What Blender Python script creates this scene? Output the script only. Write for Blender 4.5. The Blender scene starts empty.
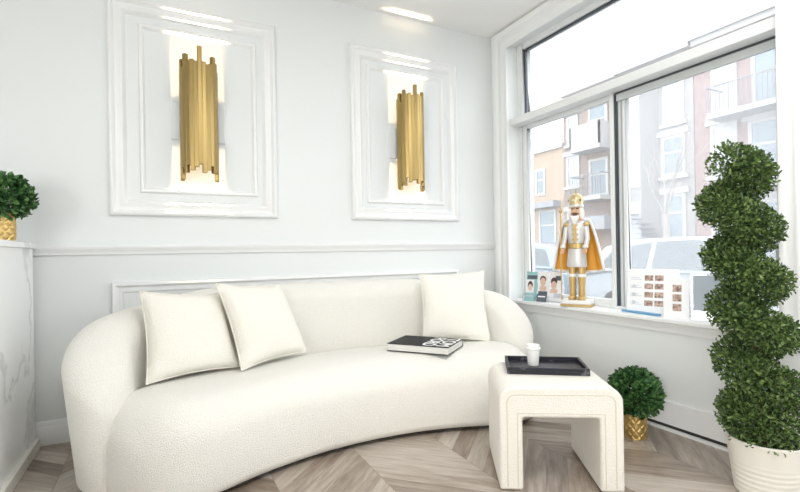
import bpy, bmesh, math, random
from mathutils import Vector, Matrix, Euler
random.seed(7)
S = bpy.context.scene
COL = S.collection
PI = math.pi
RAD = math.radians
D, W, CEIL = 3.246, 2.591, 2.895          # back wall, right wall, ceiling height

# ------------------------------------------------------------------ materials
MATS = {}

def mat(name, col, rough=.5, metal=0., spec=.5, **k):
    m = bpy.data.materials.new(name); m.use_nodes = True
    b = m.node_tree.nodes['Principled BSDF']
    b.inputs['Base Color'].default_value = (*col, 1)
    b.inputs['Roughness'].default_value = rough
    b.inputs['Metallic'].default_value = metal
    b.inputs['Specular IOR Level'].default_value = spec
    for n, v in k.items():
        b.inputs[n.replace('_', ' ')].default_value = v
    MATS[name] = m
    return m

def nd(m, kind, **k):
    n = m.node_tree.nodes.new(kind)
    for a, v in k.items():
        setattr(n, a, v)
    return n

def lk(m, a, b): m.node_tree.links.new(a, b)
def bsdf(m): return m.node_tree.nodes['Principled BSDF']

def coords(m, scale=(1, 1, 1), rot=(0, 0, 0)):
    t = nd(m, 'ShaderNodeTexCoord'); p = nd(m, 'ShaderNodeMapping')
    p.inputs['Scale'].default_value = scale; p.inputs['Rotation'].default_value = rot
    lk(m, t.outputs['Object'], p.inputs['Vector'])
    return p.outputs['Vector']

def noise(m, vec, scale, detail=3, rough=.55):
    n = nd(m, 'ShaderNodeTexNoise')
    n.inputs['Scale'].default_value = scale; n.inputs['Detail'].default_value = detail
    n.inputs['Roughness'].default_value = rough
    lk(m, vec, n.inputs['Vector'])
    return n

def bump(m, h, strength, dist=.01):
    b = nd(m, 'ShaderNodeBump')
    b.inputs['Strength'].default_value = strength; b.inputs['Distance'].default_value = dist
    lk(m, h, b.inputs['Height']); lk(m, b.outputs['Normal'], bsdf(m).inputs['Normal'])

def ramp(m, fac, stops):
    r = nd(m, 'ShaderNodeValToRGB'); e = r.color_ramp.elements
    while len(e) < len(stops): e.new(.5)
    for x, (p, c) in zip(e, stops):
        x.position = p; x.color = (*c, 1)
    lk(m, fac, r.inputs['Fac'])
    return r.outputs['Color']

def noisy(m, c0, c1, scale, sc=(1, 1, 1), detail=4, lo=.35, hi=.65):
    n = noise(m, coords(m, sc), scale, detail)
    lk(m, ramp(m, n.outputs['Fac'], [(lo, c0), (hi, c1)]), bsdf(m).inputs['Base Color'])
    return n

def mth(m, op, a, b=None, c=None):
    n = nd(m, 'ShaderNodeMath', operation=op)
    for i, x in enumerate((a, b, c)):
        if x is None: continue
        if isinstance(x, (int, float)): n.inputs[i].default_value = x
        else: lk(m, x, n.inputs[i])
    return n.outputs[0]

wall_m = mat('wall_paint', (.775, .80, .80), .55, spec=.3)
bump(wall_m, noise(wall_m, coords(wall_m), 180, 2).outputs['Fac'], .04, .002)
ceil_m = mat('ceiling_paint', (.90, .90, .89), .8, spec=.2)
trim_m = mat('trim_paint', (.84, .85, .85), .35, spec=.4)
pvc_m = mat('white_window_vinyl', (.80, .82, .82), .3, spec=.5)
track_m = mat('grey_window_track', (.42, .45, .46), .4)
head_m = mat('pale_grey_head_band', (.56, .59, .59), .4)
gasket_m = mat('dark_window_gasket', (.06, .07, .08), .5)

# floor : chevron laid grey oak planks
floor_m = mat('grey_oak_chevron', (.4, .35, .3), .3, spec=.75)
def make_floor(m):
    v = coords(m)
    s = nd(m, 'ShaderNodeSeparateXYZ'); lk(m, v, s.inputs[0])
    cw, pw = .45, .135
    u = mth(m, 'DIVIDE', s.outputs['X'], cw)
    ci = mth(m, 'FLOOR', u)
    fx = mth(m, 'FRACT', u)
    par = mth(m, 'FLOORED_MODULO', ci, 2.0)
    sgn = mth(m, 'SUBTRACT', 1.0, mth(m, 'MULTIPLY', par, 2.0))
    xl = mth(m, 'MULTIPLY', mth(m, 'SUBTRACT', fx, .5), cw)
    off = mth(m, 'MULTIPLY', xl, sgn)
    t = mth(m, 'DIVIDE', mth(m, 'ADD', s.outputs['Y'], off), pw)
    pi_ = mth(m, 'FLOOR', t); fy = mth(m, 'FRACT', t)
    cv = nd(m, 'ShaderNodeCombineXYZ'); lk(m, ci, cv.inputs[0]); lk(m, pi_, cv.inputs[1])
    wn = nd(m, 'ShaderNodeTexWhiteNoise', noise_dimensions='2D'); lk(m, cv.outputs[0], wn.inputs['Vector'])
    # grain runs along the plank
    al = mth(m, 'SUBTRACT', xl, mth(m, 'MULTIPLY', s.outputs['Y'], sgn))
    gv = nd(m, 'ShaderNodeCombineXYZ')
    lk(m, mth(m, 'MULTIPLY', al, 1.6), gv.inputs[0]); lk(m, mth(m, 'MULTIPLY', t, 1.7), gv.inputs[1])
    lk(m, mth(m, 'MULTIPLY', wn.outputs['Value'], 37.0), gv.inputs[2])
    g = noise(m, gv.outputs[0], 2.2, 6, .62)
    f = mth(m, 'ADD', mth(m, 'MULTIPLY', wn.outputs['Value'], .38), mth(m, 'MULTIPLY', g.outputs['Fac'], .75))
    c = ramp(m, f, [(.28, (.15, .112, .082)), (.5, (.31, .25, .20)), (.68, (.44, .385, .33)), (.9, (.58, .53, .47))])
    e1 = mth(m, 'LESS_THAN', mth(m, 'MINIMUM', fy, mth(m, 'SUBTRACT', 1.0, fy)), .012)
    e2 = mth(m, 'LESS_THAN', mth(m, 'MINIMUM', fx, mth(m, 'SUBTRACT', 1.0, fx)), .004)
    ed = mth(m, 'MAXIMUM', e1, e2)
    mx = nd(m, 'ShaderNodeMix', data_type='RGBA'); lk(m, mth(m, 'MULTIPLY', ed, .55), mx.inputs['Factor'])
    lk(m, c, mx.inputs[6]); mx.inputs[7].default_value = (.12, .09, .07, 1)
    lk(m, mx.outputs[2], bsdf(m).inputs['Base Color'])
    bump(m, g.outputs['Fac'], .12, .004)
make_floor(floor_m)

def boucle(name, c0, c1, strength):
    m = mat(name, c1, .95, spec=.15, Sheen_Weight=.25, Sheen_Roughness=.6)
    v = coords(m)
    n1 = noise(m, v, 210, 3, .7)
    vo = nd(m, 'ShaderNodeTexVoronoi'); vo.inputs['Scale'].default_value = 190
    lk(m, v, vo.inputs['Vector'])
    n2 = noise(m, v, 420, 2, .6)
    h = mth(m, 'ADD', mth(m, 'SUBTRACT', n1.outputs['Fac'], mth(m, 'MULTIPLY', vo.outputs['Distance'], .8)), mth(m, 'MULTIPLY', n2.outputs['Fac'], .4))
    lk(m, ramp(m, n1.outputs['Fac'], [(.3, c0), (.6, c1)]), bsdf(m).inputs['Base Color'])
    bump(m, h, strength, .012)
    return m
sofa_m = boucle('ivory_boucle', (.86, .835, .76), (.935, .92, .87), .5)
stool_m = boucle('cream_ribbed_boucle', (.75, .71, .63), (.85, .82, .76), .36)
cush_m = boucle('cream_boucle', (.80, .77, .68), (.885, .865, .80), .22)
seam_m = mat('cream_seam', (.66, .62, .53), .9)
dark_m = mat('dark_plinth_and_gap', (.03, .028, .026), .7)

gold_m = mat('brushed_brass', (.42, .305, .125), .36, 1.0)
_n = noise(gold_m, coords(gold_m, (60, 60, 1.5)), 6, 3)
bump(gold_m, _n.outputs['Fac'], .05, .004)
pot_m = mat('hammered_gold', (.66, .47, .19), .42, 1.0)
lamp_m = mat('warm_lamp', (1, .8, .5), .5)
bsdf(lamp_m).inputs['Emission Color'].default_value = (1, .72, .42, 1)
bsdf(lamp_m).inputs['Emission Strength'].default_value = 6

marble_m = mat('white_veined_marble', (.86, .87, .87), .18, spec=.5)
def veins(m, base, vein, sc, w0=.47, w1=.5):
    v = coords(m, (1, 1, 1), (.3, .5, .8))
    n0 = noise(m, v, sc, 5, .6)
    mx = nd(m, 'ShaderNodeVectorMath', operation='ADD')
    s0 = nd(m, 'ShaderNodeVectorMath', operation='SCALE'); s0.inputs['Scale'].default_value = .9
    lk(m, n0.outputs['Color'], s0.inputs[0]); lk(m, v, mx.inputs[0]); lk(m, s0.outputs[0], mx.inputs[1])
    n = noise(m, mx.outputs[0], sc * .8, 2, .5)
    a = mth(m, 'ABSOLUTE', mth(m, 'SUBTRACT', n.outputs['Fac'], .5))
    lk(m, ramp(m, a, [(0.0, vein), (.012, tuple((p + q) / 2 for p, q in zip(vein, base))), (.03, base)]), bsdf(m).inputs['Base Color'])
veins(marble_m, (.93, .945, .945), (.68, .70, .71), 1.7)
bmarble_m = mat('black_marble', (.02, .02, .024), .4, spec=.25)
veins(bmarble_m, (.022, .023, .03), (.12, .12, .13), 4)
cream_m = mat('cream_plinth', (.78, .76, .70), .5)

def leafmat(name, c):
    m = mat(name, c[1], .45, spec=.35)
    g = nd(m, 'ShaderNodeNewGeometry')
    lk(m, ramp(m, g.outputs['Random Per Island'], [(0, c[0]), (.5, c[1]), (1, c[2])]), bsdf(m).inputs['Base Color'])
    return m
box_leaf = leafmat('boxwood_leaf', [(.022, .05, .014), (.075, .135, .034), (.17, .245, .075)])
ball_leaf = leafmat('broad_leaf', [(.018, .06, .018), (.05, .14, .04), (.12, .25, .08)])
bark_m = mat('brown_stem', (.12, .08, .05), .9)
soil_m = mat('dark_moss', (.02, .025, .012), 1.0)
planter_m = mat('cream_planter', (.80, .78, .71), .45)

white_m = mat('white_plastic', (.86, .86, .84), .45)
paper_m = mat('white_paper', (.85, .86, .87), .7)
black_m = mat('black_cover', (.014, .017, .021), .55, spec=.25)
page_m = mat('page_edges', (.72, .71, .68), .8)
noisy(page_m, (.60, .59, .56), (.80, .79, .76), 3, (1, 1, 220), 2)
letter_m = mat('white_lettering', (.85, .85, .85), .5)
teal_m = mat('teal_print', (.30, .52, .54), .6)
navy_m = mat('slate_print', (.10, .12, .15), .6)
blue_m = mat('blue_print', (.13, .34, .55), .5)
skin_m = mat('skin_print', (.72, .50, .42), .6)
photo_m = mat('brown_photo', (.3, .2, .16), .6)
noisy(photo_m, (.16, .10, .08), (.62, .46, .38), 45, detail=2)
hair_m = mat('dark_hair_print', (.08, .05, .04), .6)
slate_m = mat('blue_grey_sheet', (.36, .41, .46), .6)
grey_print = mat('grey_print', (.55, .58, .62), .6)

nut_gold = mat('figurine_gold', (.60, .42, .17), .35, .6)
nut_pale = mat('pale_gold', (.62, .50, .29), .35, .5)
nut_cape = mat('golden_cape_cloth', (.84, .40, .055), .5, .05)
nut_fur = mat('white_fur', (.90, .89, .87), .95)
bump(nut_fur, noise(nut_fur, coords(nut_fur), 160, 3).outputs['Fac'], .5, .01)
nut_silver = mat('silver_white_tunic', (.70, .69, .68), .4, .3)
nut_skin = mat('figurine_skin', (.72, .44, .27), .45)
nut_dark = mat('figurine_dark_paint', (.05, .04, .03), .5)
nut_white = mat('figurine_white', (.84, .83, .80), .4)

def glass(name, veil, gl):
    m = bpy.data.materials.new(name); m.use_nodes = True
    nt = m.node_tree; nt.nodes.clear()
    o = nd(m, 'ShaderNodeOutputMaterial'); tr = nd(m, 'ShaderNodeBsdfTransparent')
    gs = nd(m, 'ShaderNodeBsdfGlossy'); gs.inputs['Roughness'].default_value = .02
    df = nd(m, 'ShaderNodeBsdfTranslucent'); df.inputs['Color'].default_value = (.95, .97, 1, 1)
    lw = nd(m, 'ShaderNodeLayerWeight'); lw.inputs['Blend'].default_value = .5
    fr = mth(m, 'ADD', .04, mth(m, 'MULTIPLY', mth(m, 'POWER', lw.outputs['Facing'], 5.0), .9))
    a = nd(m, 'ShaderNodeMixShader'); a.inputs[0].default_value = veil  # white translucent share stands in for reflections veiling the glass
    lk(m, tr.outputs[0], a.inputs[1]); lk(m, df.outputs[0], a.inputs[2])
    b = nd(m, 'ShaderNodeMixShader')
    lk(m, mth(m, 'MULTIPLY', fr, gl), b.inputs[0])
    lk(m, a.outputs[0], b.inputs[1]); lk(m, gs.outputs[0], b.inputs[2]); lk(m, b.outputs[0], o.inputs[0])
    MATS[name] = m
    return m
pane_m = glass('window_glass', .07, .9)
pane_hazy = glass('hazy_window_glass', .15, .9)
acrylic_m = glass('clear_acrylic', .08, 1.0)

def brick(name, c1, c2, mortar):
    m = mat(name, c1, .9, spec=.1)
    b = nd(m, 'ShaderNodeTexBrick')
    t = nd(m, 'ShaderNodeTexCoord'); s = nd(m, 'ShaderNodeSeparateXYZ'); c = nd(m, 'ShaderNodeCombineXYZ')
    lk(m, t.outputs['Object'], s.inputs[0]); lk(m, s.outputs['Y'], c.inputs[0]); lk(m, s.outputs['Z'], c.inputs[1])
    lk(m, c.outputs[0], b.inputs['Vector'])
    b.inputs['Scale'].default_value = 4.2; b.inputs['Mortar Size'].default_value = .02
    b.inputs['Color1'].default_value = (*c1, 1); b.inputs['Color2'].default_value = (*c2, 1); b.inputs['Mortar'].default_value = (*mortar, 1)
    lk(m, b.outputs['Color'], bsdf(m).inputs['Base Color'])
    return m
brick_red = brick('red_brick', (.25, .155, .14), (.31, .20, .18), (.33, .29, .27))
brick_grey = brick('grey_stone', (.27, .26, .25), (.33, .32, .31), (.36, .35, .34))
brick_brown = brick('brown_brick', (.23, .18, .155), (.29, .23, .20), (.31, .28, .26))
tan_m = mat('tan_render', (.40, .31, .23), .9)
stone_m = mat('pale_stone_trim', (.46, .455, .445), .85)
bwin_m = mat('house_window_pane', (.20, .25, .28), .15, spec=.6)
bwin_pale = mat('curtained_window_pane', (.40, .42, .43), .2, spec=.6)
iron_m = mat('dark_iron', (.22, .23, .25), .6)
slab_m = mat('balcony_slab', (.40, .40, .40), .8)
asphalt_m = mat('wet_asphalt', (.20, .21, .22), .7)
noisy(asphalt_m, (.13, .14, .15), (.20, .21, .22), 1.5)
pave_m = mat('concrete_pavement', (.32, .315, .31), .85)
car_white = mat('pale_car_paint', (.30, .33, .36), .2, Coat_Weight=.6)
car_blue = mat('steel_blue_car_paint', (.22, .28, .34), .2, Coat_Weight=.6)
car_glass = mat('car_window', (.07, .09, .10), .08, spec=.8)
tyre_m = mat('tyre_rubber', (.03, .03, .03), .9)
rim_m = mat('alloy_rim', (.5, .5, .52), .3, 1.0)
tree_m = mat('grey_bark', (.34, .31, .29), .9)
sign_m = mat('grey_awning', (.30, .31, .33), .8)

# ------------------------------------------------------------------ mesh helpers
class MB:
    def __init__(self): self.v = []; self.f = []
    def add(self, vs, fs):
        o = len(self.v); self.v += [tuple(v) for v in vs]; self.f += [tuple(i + o for i in f) for f in fs]; return self
    def box(self, x0, x1, y0, y1, z0, z1):
        return self.add([(x, y, z) for z in (z0, z1) for y in (y0, y1) for x in (x0, x1)],
                        [(0, 2, 3, 1), (4, 5, 7, 6), (0, 1, 5, 4), (2, 6, 7, 3), (0, 4, 6, 2), (1, 3, 7, 5)])
    def obox(self, c, ax, ay, az, sx, sy, sz):
        c, ax, ay, az = Vector(c), Vector(ax).normalized(), Vector(ay).normalized(), Vector(az).normalized()
        return self.add([c + ax * x * sx / 2 + ay * y * sy / 2 + az * z * sz / 2 for z in (-1, 1) for y in (-1, 1) for x in (-1, 1)],
                        [(0, 2, 3, 1), (4, 5, 7, 6), (0, 1, 5, 4), (2, 6, 7, 3), (0, 4, 6, 2), (1, 3, 7, 5)])
    def grid(self, rows, cu=False, cv=False, capends=False):
        n, k = len(rows), len(rows[0]); fs = []
        for i in range(n if cu else n - 1):
            for j in range(k if cv else k - 1):
                a, b = (i + 1) % n, (j + 1) % k
                fs.append((i * k + j, i * k + b, a * k + b, a * k + j))
        if capends:
            fs.append(tuple(range(k))[::-1]); fs.append(tuple((n - 1) * k + j for j in range(k)))
        return self.add([p for r in rows for p in r], fs)
    def tube(self, pts, r, seg=8, flat=None):
        pts = [Vector(p) for p in pts]; rows = []
        rr = r if isinstance(r, (list, tuple)) else [r] * len(pts)
        up = None
        for i, p in enumerate(pts):
            t = (pts[min(i + 1, len(pts) - 1)] - pts[max(i - 1, 0)]).normalized()
            if up is None: up = Vector((0, 0, 1)) if abs(t.z) < .9 else Vector((1, 0, 0))
            a = t.cross(up)
            if a.length < 1e-4: a = t.cross(Vector((0, 1, 0)))
            a.normalize(); b = a.cross(t).normalized(); up = b
            rows.append([p + (a * math.cos(q * 2 * PI / seg) + b * math.sin(q * 2 * PI / seg)) * rr[i] for q in range(seg)])
        return self.grid(rows, cv=True, capends=True)
    def lathe(self, prof, seg=32, c=(0, 0, 0), fn=None, sx=1, sy=1):
        rows = []
        for (r, z) in prof:
            rows.append([(c[0] + sx * (r + (fn(q, z) if fn else 0)) * math.cos(q * 2 * PI / seg), c[1] + sy * (r + (fn(q, z) if fn else 0)) * math.sin(q * 2 * PI / seg), c[2] + z) for q in range(seg)])
        return self.grid(rows, cv=True, capends=True)
    def ball(self, c, r, seg=16, sx=1, sy=1, sz=1):
        n = seg // 2
        return self.lathe([(r * math.sin(PI * i / n) + (1e-4 if i in (0, n) else 0), -sz * r * math.cos(PI * i / n)) for i in range(n + 1)], seg, c, sx=sx, sy=sy)
    def prism(self, poly, axis, a0, a1):
        # poly in the two other axes, extruded along axis
        n = len(poly)
        def P(p, a):
            return (a, p[0], p[1]) if axis == 'x' else ((p[0], a, p[1]) if axis == 'y' else (p[0], p[1], a))
        return self.add([P(p, a0) for p in poly] + [P(p, a1) for p in poly],
                        [tuple(range(n))[::-1], tuple(range(n, 2 * n))] + [(i, (i + 1) % n, n + (i + 1) % n, n + i) for i in range(n)])
    def build(self, name, m, parent=None, world=True, smooth=40, bevel=0, seg=2, sub=0, loc=None):
        me = bpy.data.meshes.new(name)
        bm = bmesh.new()
        vs = [Vector(v) for v in self.v]
        if parent is not None and world:
            inv = wmat(parent).inverted(); vs = [inv @ v for v in vs]
        if loc is not None:
            vs = [v - Vector(loc) for v in vs]
        bv = [bm.verts.new(v) for v in vs]
        for f in self.f:
            try: bm.faces.new([bv[i] for i in f])
            except ValueError: pass
        bmesh.ops.remove_doubles(bm, verts=bm.verts, dist=1e-5)
        bmesh.ops.recalc_face_normals(bm, faces=bm.faces)
        for f in bm.faces: f.smooth = smooth > 0
        if smooth:
            for e in bm.edges:
                if len(e.link_faces) == 2 and e.calc_face_angle(0) > RAD(smooth): e.smooth = False
        bm.to_mesh(me); bm.free()
        me.materials.append(m)
        o = bpy.data.objects.new(name, me); COL.objects.link(o)
        if loc is not None: o.location = loc
        if parent is not None: o.parent = parent
        if bevel:
            b = o.modifiers.new('bevel', 'BEVEL'); b.width = bevel; b.segments = seg; b.limit_method = 'ANGLE'; b.angle_limit = RAD(40)
            b.harden_normals = False
            if smooth:
                for p in me.polygons: p.use_smooth = True
        if sub:
            q = o.modifiers.new('sub', 'SUBSURF'); q.levels = sub; q.render_levels = sub
        return o
    def leafbuild(self, name, m, parent):
        me = bpy.data.meshes.new(name)
        inv = wmat(parent).inverted()
        me.from_pydata([tuple(inv @ Vector(v)) for v in self.v], [], self.f); me.update()
        me.materials.append(m)
        o = bpy.data.objects.new(name, me); COL.objects.link(o); o.parent = parent
        return o

def wmat(o):
    m = Matrix.LocRotScale(o.location, o.rotation_euler, o.scale)
    return wmat(o.parent) @ m if o.parent else m

def tag(o, label, cat, group=None):
    o['label'] = label; o['category'] = cat
    if group: o['group'] = group
    return o
def struct(o): o['kind'] = 'structure'; return o
def thing(name, label, cat, loc=(0, 0, 0), rz=0, group=None):
    o = bpy.data.objects.new(name, None); COL.objects.link(o)
    o.location = loc; o.rotation_euler = (0, 0, rz); o.empty_display_size = .1
    return tag(o, label, cat, group)
def part(o, label): o['label'] = label; return o
def copy_tree(o, parent=None):
    c = o.copy(); COL.objects.link(c)
    if parent is not None: c.parent = parent
    for ch in list(o.children): copy_tree(ch, c)
    return c

# ------------------------------------------------------------------ room shell
XL, YR = -2.6, -2.3
struct(MB().box(XL - .1, W + .35, YR - .1, D + .15, -.12, 0).build('floor', floor_m, smooth=0))
struct(MB().box(XL - .1, W + .35, YR - .1, D + .15, CEIL, CEIL + .12).build('ceiling', ceil_m, smooth=0))
struct(MB().box(XL - .1, W + .26, D, D + .15, 0, CEIL).build('wall_back', wall_m, smooth=0))
struct(MB().box(XL - .1, XL, YR, D, 0, CEIL).build('wall_left', wall_m, smooth=0))
struct(MB().box(XL - .1, W + .26, YR - .1, YR, 0, CEIL).build('wall_rear', wall_m, smooth=0))
O_Y0, O_Y1, O_Z0, O_Z1 = 1.13, 3.04, .615, 2.76
P_Y0, P_Y1 = -1.6, .70
wr = MB()
wr.box(W, W + .26, P_Y1, D, 0, O_Z0).box(W, W + .26, YR, D, O_Z1, CEIL)
wr.box(W, W + .26, O_Y1, D, O_Z0, O_Z1).box(W, W + .26, P_Y1, O_Y0, O_Z0, O_Z1)
wr.box(W, W + .26, YR, P_Y0, 0, O_Z1)
struct(wr.build('wall_right', wall_m, smooth=0))

def rect_moulding(x0, x1, z0, z1, prof):
    m = MB(); rows = []
    for d, h in prof:
        rows.append([(x0 + d, D - h, z0 + d), (x1 - d, D - h, z0 + d), (x1 - d, D - h, z1 - d), (x0 + d, D - h, z1 - d)])
    return m.grid(rows, cv=True)
big = [(0, 0), (0, .024), (.008, .032), (.020, .034), (.028, .026), (.034, .017), (.050, .016), (.058, .022), (.074, .024), (.082, .016), (.088, .006), (.092, 0)]
thin = [(0, 0), (.002, .010), (.009, .016), (.016, .013), (.022, .016), (.030, .006), (.034, 0)]
low = [(0, 0), (0, .022), (.008, .029), (.020, .030), (.028, .02), (.036, .014), (.048, .016), (.058, .012), (.066, 0)]
struct(rect_moulding(-.265, .717, 1.295, 2.605, big).build('trim_1', trim_m, smooth=50))
struct(rect_moulding(-.106, .592, 1.435, 2.47, thin).build('trim_2', trim_m, smooth=50))
struct(rect_moulding(1.267, 2.215, 1.295, 2.60, big).build('trim_3', trim_m, smooth=50))
struct(rect_moulding(1.395, 2.083, 1.423, 2.47, thin).build('trim_4', trim_m, smooth=50))
struct(rect_moulding(-.262, 2.20, .26, .895, low).build('trim_5', trim_m, smooth=50))
rail = [(D, 1.060), (D - .016, 1.062), (D - .018, 1.078), (D - .024, 1.086), (D - .030, 1.096), (D - .034, 1.104), (D - .034, 1.113), (D, 1.115)]
struct(MB().prism(rail, 'x', XL, W).build('trim_6', trim_m, smooth=30))
bb = [(D, 0), (D - .022, 0), (D - .022, .092), (D - .018, .100), (D - .012, .106), (D - .010, .122), (D - .004, .130), (D, .131)]
struct(MB().prism(bb, 'x', XL, W).build('baseboard_back', trim_m, smooth=30))
# right wall skirting: tall board over a near-black strip standing in for the gap's shadow and a low floor strip
br = MB().box(W - .012, W, P_Y1, D - .03, .03, .165)
struct(br.build('baseboard_right', trim_m, smooth=0, bevel=.003))
struct(MB().box(W - .006, W, P_Y1, D - .03, .012, .03).build('gap_shade_strip', dark_m, smooth=0))
struct(MB().box(W - .03, W, P_Y1, D - .03, 0, .012).build('trim_8', trim_m, smooth=0))

# window casing, swept round the opening and mitred
cas = [(0, 0), (0, .016), (.012, .020), (.022, .016), (.030, .012), (.060, .012), (.066, .017), (.080, .017), (.086, .012), (.112, .012), (.120, .022), (.140, .028), (.160, .028), (.168, .0)]
rows = []
for d, h in cas:
    rows.append([(W - h, O_Y1 - .008 + d, .645), (W - h, O_Y1 - .008 + d, 2.735 + d * .92), (W - h, O_Y0 - d, 2.735 + d * .92), (W - h, O_Y0 - d, .645)])
struct(MB().grid(rows).build('trim_9', trim_m, smooth=50))

# window: fixed pane above a transom, two sliding sashes below
win = thing('window_1', 'x', 'x')
for k in ('label', 'category'): del win[k]
struct(win)
win.location = (W, 2.08, .63)
def frame(y0, y1, z0, z1, x0, x1, wl, wr_, wt, wb):
    m = MB()
    m.box(x0, x1, y1 - wl, y1, z0, z1).box(x0, x1, y0, y0 + wr_, z0, z1)
    m.box(x0, x1, y0 + wr_, y1 - wl, z1 - wt, z1).box(x0, x1, y0 + wr_, y1 - wl, z0, z0 + wb)
    return m
sill = MB().box(W - .050, W + .26, O_Y0 - .17, O_Y1 + .155, .618, .645).build('window_sill', trim_m, win, bevel=.006)
MB().prism([(W, .560), (W - .014, .562), (W - .016, .585), (W - .022, .600), (W - .024, .618), (W, .618)], 'y', O_Y0 - .14, O_Y1 + .13).build('apron', trim_m, win, smooth=30)
frame(O_Y0, O_Y1, 2.145, 2.765, W + .11, W + .20, .068, .052, .048, .012).build('upper_frame', pvc_m, win, bevel=.003)
frame(O_Y0 + .05, O_Y1 - .066, 2.155, 2.719, W + .128, W + .152, .014, .008, .016, .006).build('gasket', gasket_m, win, smooth=0)
MB().box(W + .138, W + .144, O_Y0 + .055, O_Y1 - .07, 2.16, 2.715).build('upper_pane', pane_m, win, smooth=0)
MB().box(W + .028, W + .125, O_Y0, O_Y1, 2.085, 2.145).build('transom', pvc_m, win, bevel=.004)
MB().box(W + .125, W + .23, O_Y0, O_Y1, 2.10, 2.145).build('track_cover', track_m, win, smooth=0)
fr = MB().box(W + .13, W + .15, O_Y1 - .016, O_Y1, .645, 2.085).box(W + .18, W + .25, O_Y1 - .030, O_Y1, .645, 2.085)
fr.box(W + .12, W + .25, O_Y0, O_Y0 + .036, .645, 2.085).box(W + .12, W + .145, O_Y0, O_Y1, .645, .662).box(W + .18, W + .25, O_Y0, O_Y1, .645, .672)
fr.build('lower_frame', pvc_m, win, bevel=.003)
MB().box(W + .15, W + .17, O_Y1 - .010, O_Y1, .65, 2.08).box(W + .145, W + .18, O_Y0, O_Y1, .645, .652).build('track', track_m, win, smooth=0)
MB().box(W + .11, W + .20, 2.116, 2.142, .645, 2.085).build('mullion', pvc_m, win, bevel=.003)
MB().box(W + .125, W + .15, 2.106, 2.116, .65, 2.08).build('mullion_gasket', gasket_m, win, smooth=0)
s1 = frame(2.142, 3.018, .655, 2.098, W + .140, W + .180, .055, .02, .042, .045).build('sash', pvc_m, win, bevel=.003)
MB().box(W + .158, W + .164, 2.15, 2.98, .69, 2.07).build('pane', pane_m, s1, smooth=0)
s2 = frame(1.166, 2.104, .655, 2.098, W + .150, W + .190, .055, .04, .05, .05).build('sash', pvc_m, win, bevel=.003)
MB().box(W + .176, W + .182, 1.20, 2.06, .70, 2.06).build('pane', pane_hazy, s2, smooth=0)
MB().box(W + .146, W + .151, 2.072, 2.082, .66, 2.07).build('weather_strip', track_m, s2, smooth=0)
MB().box(W + .128, W + .148, 1.166, 2.100, 2.030, 2.085).build('head_band', head_m, win, smooth=0)  # pale grey band in front of the right sash's top rail
MB().box(W + .124, W + .128, 1.168, 2.104, 2.074, 2.086).build('head_strip', gasket_m, win, smooth=0)  # dark strip along the transom's lower edge
hd = MB().box(W + .120, W + .150, 1.168, 1.205, .93, 1.06).box(W + .108, W + .122, 1.176, 1.197, .96, 1.03)
hd.build('handle', track_m, s2, bevel=.004)
# unseen shop front glazing added further along the wall to let in daylight
w2 = frame(P_Y0, P_Y1, 0, O_Z1, W + .10, W + .18, .07, .07, .07, .12)
w2.box(W + .10, W + .18, -.50, -.43, .12, O_Z1 - .07)
w2o = struct(w2.build('added_window', pvc_m, bevel=.003))
MB().box(W + .138, W + .144, P_Y0 + .06, P_Y1 - .06, .10, O_Z1 - .06).build('pane', pane_m, w2o, smooth=0)

# ------------------------------------------------------------------ reception counter
ct = thing('reception_counter', 'tall white veined marble counter with cream base strip at the left wall end', 'counter', (-.95, 2.2, 0))
MB().box(-1.35, -.625, .9, 3.19, .06, 1.10).build('side_panel', marble_m, ct, smooth=0)
MB().box(-1.37, -.612, .88, 3.205, 1.10, 1.132).build('countertop', marble_m, ct, bevel=.003)
part(MB().box(-1.33, -.606, .9, 3.19, 0, .06).build('plinth', cream_m, ct, bevel=.003), 'cream base strip')

# ------------------------------------------------------------------ wall sconces
def sconce(cx, seed, label):
    rn = random.Random(seed)
    t = thing('wall_sconce', label, 'wall lamp', (cx, D, 1.50), 0, 'brass tube sconces on the back wall')
    MB().box(cx - .160, cx + .160, D - .018, D, 1.775, 2.015).build('mounting_plate', wall_m, t, bevel=.004)
    MB().box(cx - .03, cx + .03, D - .10, D - .018, 1.83, 1.96).build('arm', gold_m, t, bevel=.004)
    for z in (1.773, 2.017):
        MB().box(cx - .085, cx + .085, D - .016, D - .004, z - .002, z + .002).build('light_strip', lamp_m, t, smooth=0)
    n = 15
    tops = [2.21, 2.25, 2.20, 2.29, 2.24, 2.25, 2.235, 2.325, 2.25, 2.24, 2.23, 2.29, 2.25, 2.22, 2.19]
    bots = [1.52, 1.51, 1.58, 1.56, 1.60, 1.57, 1.585, 1.60, 1.565, 1.585, 1.59, 1.56, 1.57, 1.53, 1.515]
    for k in range(n):
        a = PI - PI * k / (n - 1)
        x = cx + .100 * math.cos(a); y = D - .060 - .085 * math.sin(a)
        dz = rn.uniform(-.012, .012)
        r = .0122
        tt = [(x, y, bots[k] + dz), (x, y, tops[k] + dz)]
        rot = math.atan2(math.cos(a) * .085, math.sin(a) * .1)
        pts = [(r * 1.1, -r), (r * 1.1, r), (-r * 1.1, r), (-r * 1.1, -r)]
        ca, sa = math.cos(rot), math.sin(rot)
        q = [(x + p * ca - s * sa, y + p * sa + s * ca) for p, s in pts]
        MB().prism(q, 'z', tt[0][2], tt[1][2]).build('tube', gold_m, t, bevel=.0035, seg=2)
    for z, up in ((2.022, 1), (1.768, -1)):
        l = bpy.data.lights.new('sconce_light', 'AREA'); l.shape = 'RECTANGLE'; l.size = .315; l.size_y = .022
        l.energy = SC_E; l.color = (1, .76, .48); l.spread = RAD(15)
        lo = bpy.data.objects.new('sconce_light', l); COL.objects.link(lo); lo.parent = t
        lo.location = (0, -.013, z - 1.50)
        lo.rotation_euler = (PI if up > 0 else 0, 0, 0)
    return t
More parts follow.
